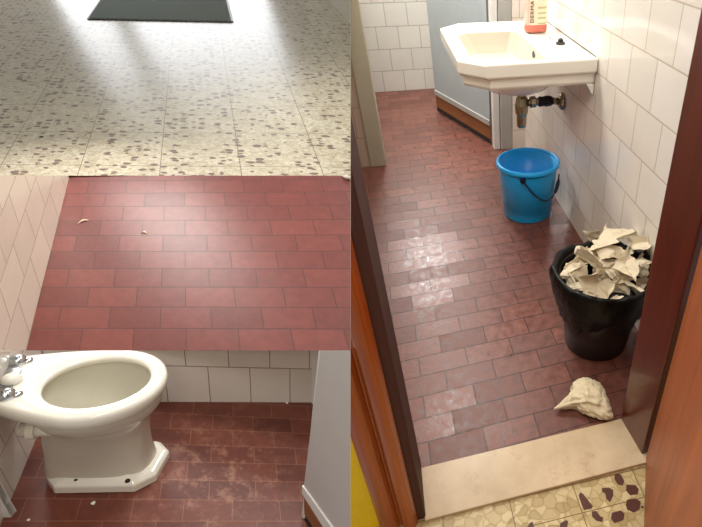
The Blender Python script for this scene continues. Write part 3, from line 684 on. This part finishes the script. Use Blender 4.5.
# grey door panel on the right
Pa = Lw.onz(302, 519); Pb = Lw.onz(331, 527, .20); Pc = Lw.onz(304, 486, .20)
dd = Pb-Pc; dd[2] = 0; dd /= np.linalg.norm(dd); Pq = Pa+dd
ong = lambda x, y: Lw.onplane(x, y, Pa, Pq)
nn = np.cross(dd, (0, 0, 1)); nn = nn/np.linalg.norm(nn)
if nn@(Lw.C-Pa) > 0: nn = -nn                                  # nn points away from the camera
off = nn*.03
g1 = [ong(*p) for p in ((303.5, 489), (321, 345), (352, 345), (360, 470), (352, 565))]
dr = structure(build('door_3', MB().prism(g1, off), 'greywarm', Lw), 'grey stall door panel to the right of the toilet')
g2 = [ong(*p)-nn*.006 for p in ((303.5, 485), (303.3, 493), (330, 535), (352, 570), (356, 563), (334, 528))]
build('edge_strip', MB().prism(g2, nn*.036), 'white', Lw, parent=dr)
g3 = [ong(*p)+nn*.002 for p in ((303.3, 493), (303.8, 514), (315, 532), (345, 575), (352, 570), (330, 535))]
build('kick_board', MB().prism(g3, off), 'kick', Lw, parent=dr)
g4 = [ong(*p)+nn*.006 for p in ((302, 513), (302, 521), (313, 540), (345, 585), (346, 577), (315, 532))]
build('bottom_shade_strip', MB().prism(g4, off), 'dark', Lw, parent=dr)  # dark strip put in for the shade below this panel
g5 = [ong(*p)+nn*.004 for p in ((300.6, 519), (318.2, 345), (321.3, 345), (303.6, 519))]
build('edge_stile', MB().prism(g5, off), 'white', Lw, parent=dr)
g6 = [onb(*p)-np.array([0, .012, 0]) for p in ((312.5, 345), (312, 402.5), (322, 403), (326, 345))]
structure(build('trim_corner', MB().prism(g6, (0, .01, 0)), 'white', Lw), 'white strip where the low tiled wall meets the grey door')
# near white board at the bottom left
Yn = Lw.onz(12, 505)[1]-.03
g7 = [Lw.ony(*p, Yn) for p in ((-60, 385), (0, 483), (10, 501), (31, 536), (60, 585), (-60, 640))]
bd = build('door_4', MB().prism(g7, (0, -.025, 0)), 'greybox', Lw, clip=True)
structure(bd, 'grey edge of an open door leaf at the bottom left corner')
g8 = [Lw.ony(*p, Yn)-np.array([0, .027, 0]) for p in ((-60, 385), (0, 483), (10, 501), (31, 536), (60, 585), (54, 587), (24, 537), (3, 502), (-7, 487), (-66, 388))]
build('edge_strip', MB().prism(g8, (0, .03, 0)), 'white', Lw, parent=bd)
# toilet
TZ = .464
cxT, cyT = -1.055, 1.945
tl_ = thing('toilet', 'white ceramic toilet with wide seat ring beside the tiled walls', 'toilet', Lw, (-1.05, 1.95, 0))
def seat_outline(k=0.0, n=56):
    # round front, drawn-in neck towards the hinge (left); k = inset
    pts = []
    for i in range(n):
        t = 2*math.pi*i/n; c, s_ = math.cos(t), math.sin(t)
        if c > -.25:
            x = cxT+(.225-k)*c*1.0; y = cyT+(.228-k)*s_
        else:
            q = (-.25-c)/.75                                  # 0..1 towards the back
            x = cxT-.056-(.29-k)*q**.85*1.0+0*k; wd = (.2207-k)*(1-q)**.6*.45+(.2207-k)*.55*(1-.12*q) if q < .999 else 0
            y = cyT+math.copysign(wd, s_)*(abs(s_)**.0 if abs(s_) > 1e-6 else 0)
        x += -(y-cyT)*.28*max(0, (cxT-x))/.3                  # the hinge line follows the slanted wall
        pts.append((x, y))
    return pts
def hole_outline(k=0.0, n=56):
    return [(cxT+(.167-k)*math.cos(2*math.pi*i/n)-.0, cyT+(.160-k)*math.sin(2*math.pi*i/n)) for i in range(n)]
def zr(pts, z): return [(x, y, z) for x, y in pts]
so = [zr(hole_outline(-.008), TZ-.03), zr(hole_outline(-.03), TZ-.055), zr(seat_outline(.012), TZ-.06), zr(seat_outline(.002), TZ-.052), zr(seat_outline(0), TZ-.018), zr(seat_outline(.004), TZ-.006), zr(seat_outline(.014), TZ), zr(hole_outline(-.012), TZ), zr(hole_outline(-.004), TZ-.004), zr(hole_outline(.0), TZ-.014), zr(hole_outline(-.008), TZ-.03)]
st = build('seat_ring', MB().loft(so, False, False), 'toilet', Lw, parent=tl_, smooth=True)
# bowl: outside shell then inside
def ell(a, b_, z, dx=0, dy=0, e=2.0, n=56):
    return [(cxT+dx+a*math.copysign(abs(math.cos(t))**(2/e), math.cos(t)), cyT+dy+b_*math.copysign(abs(math.sin(t))**(2/e), math.sin(t)), z) for t in [2*math.pi*i/n for i in range(n)]]
px_ = .0
rg = [ell(.188, .105, .035, -.015, -.01, 3.4), ell(.184, .100, .07, -.02, -.01, 3.2), ell(.178, .098, .13, -.022, -.01, 3.0), ell(.176, .102, .2, -.024, -.008, 2.8), ell(.176, .112, .26, -.02, -.005, 2.6), ell(.184, .142, .305, -.013, 0, 2.3), ell(.198, .182, .335, -.004, 0, 2.1),
      ell(.208, .202, .362), ell(.212, .210, .39), ell(.210, .208, .41), ell(.185, .178, .41), ell(.182, .175, .38), ell(.155, .145, .31, 0, 0), ell(.11, .10, .24, -.0), ell(.06, .055, .20)]
build('bowl', MB().loft(rg, False, True), 'pedestal', Lw, parent=tl_, smooth=True)
rg = [ell(.181, .174, .43), ell(.178, .171, .38), ell(.147, .137, .312), ell(.107, .097, .243), ell(.055, .05, .206), ell(.01, .01, .204)]
build('bowl_lining', MB().loft(rg, False, True), 'bowl', Lw, parent=tl_, smooth=True)
def oct8(x0, x1, y0, y1, c, z): return ring8(x0, x1, y0, y1, c, c*1.15, z)
bx0, bx1, by0, by1 = -1.236, -.852, 1.808, 2.06
rg = [oct8(bx0, bx1, by0, by1, .05, 0), oct8(bx0, bx1, by0, by1, .05, .038), oct8(bx0+.012, bx1-.012, by0+.012, by1-.012, .048, .052), oct8(bx0+.045, bx1-.045, by0+.035, by1-.035, .045, .062), oct8(bx0+.06, bx1-.06, by0+.05, by1-.05, .04, .09)]
ft = build('foot', MB().loft(rg), 'toilet', Lw, parent=tl_, bevel=.006, seg=3)
for px, py in ((76.5, 479.6), (127.8, 480.6)):
    p = Lw.onz(px, py, .052)
    build('bolt', MB().lathe((p[0], p[1], p[2]-.004), [(.0095, 0), (.0105, .004), (.008, .008), (.002, .009)], 12), 'dark', Lw, parent=ft)
ip = Lw.onz(40, 430, .31)
build('inlet_pipe', MB().tube([ip+np.array([.13, .03, 0]), ip+np.array([.02, .01, 0]), ip+np.array([-.06, .0, 0])], [.034, .03, .028], 18), 'toilet', Lw, parent=tl_, smooth=True)
build('inlet_collar', MB().tube([ip+np.array([-.012, .004, 0]), ip+np.array([-.035, .0, 0])], [.037, .037], 18), 'toilet', Lw, parent=tl_)
# hinge hardware
h1 = Lw.onz(16.5, 358, TZ+.02); h2 = Lw.onz(4.6, 392, TZ+.02); hv = (h2-h1)
pl = build('hinge_plate', MB().prism([Lw.onz(*p, TZ) for p in ((13, 357), (22, 371), (12, 389), (-2, 396), (1, 372))], (0, 0, .006)), 'steel', Lw, parent=tl_, bevel=.002)
for hp in (h1, h2):
    build('hinge_cap', MB().lathe((hp[0], hp[1], TZ-.004), [(.030, 0), (.032, .01), (.027, .024), (.014, .032), (.002, .034)], 22), 'chrome', Lw, parent=pl, smooth=True)
    build('hinge_bolt', MB().lathe((hp[0]+.026, hp[1]+.01, TZ-.002), [(.02, 0), (.02, .008), (.012, .014), (.002, .016)], 16), 'chrome', Lw, parent=pl, smooth=True)
hm = (h1+h2)/2+np.array([.012, 0, 0])
build('buffer', MB().lathe((hm[0], hm[1]-.02, TZ), [(.03, 0), (.032, .012), (.024, .028), (.01, .034), (.001, .035)], 20), 'toilet', Lw, parent=tl_, smooth=True)
hA = h1+np.array([-.012, -.004, 0]); hB = h2+np.array([-.012, -.004, 0])
lg = [Lw.onplane(*p, hA, hB, (.08, 0, 1)) for p in ((15, 345), (0, 373), (-14, 402), (-50, 380), (-40, 330))]
build('lid', MB().prism(lg, (-.018, 0, -.004)), 'toilet', Lw, parent=tl_, bevel=.004)
mk = Lw.onz(26.5, 378.5, TZ+.0005)
build('maker_mark', MB().lathe((mk[0], mk[1], mk[2]-.0005), [(.012, 0), (.012, .001), (.001, .001)], 10), 'pedestal', Lw, parent=st)
# crumbs
for px, py, r_, lab in ((93.6, 504, .008, 'white crumb on the floor just in front of the toilet foot'), (28.5, 520.5, .005, 'pale crumb on the floor at the bottom left by the white board'), (287, 403.5, .007, 'white crumb at the foot of the low tiled wall')):
    p = Lw.onz(px, py); bmc = bmesh.new(); bmesh.ops.create_icosphere(bmc, subdivisions=2, radius=r_)
    V = [(p[0]+v.co.x*(1+.4*noise.noise(v.co*200)), p[1]+v.co.y*(1+.4*noise.noise(v.co*170)), p[2]+r_*.7+v.co.z*.7) for v in bmc.verts]; Fc = [tuple(v.index for v in f.verts) for f in bmc.faces]; bmc.free()
    tag(build('crumb', MB().add(V, Fc), 'ceramic', Lw), lab, 'crumb')
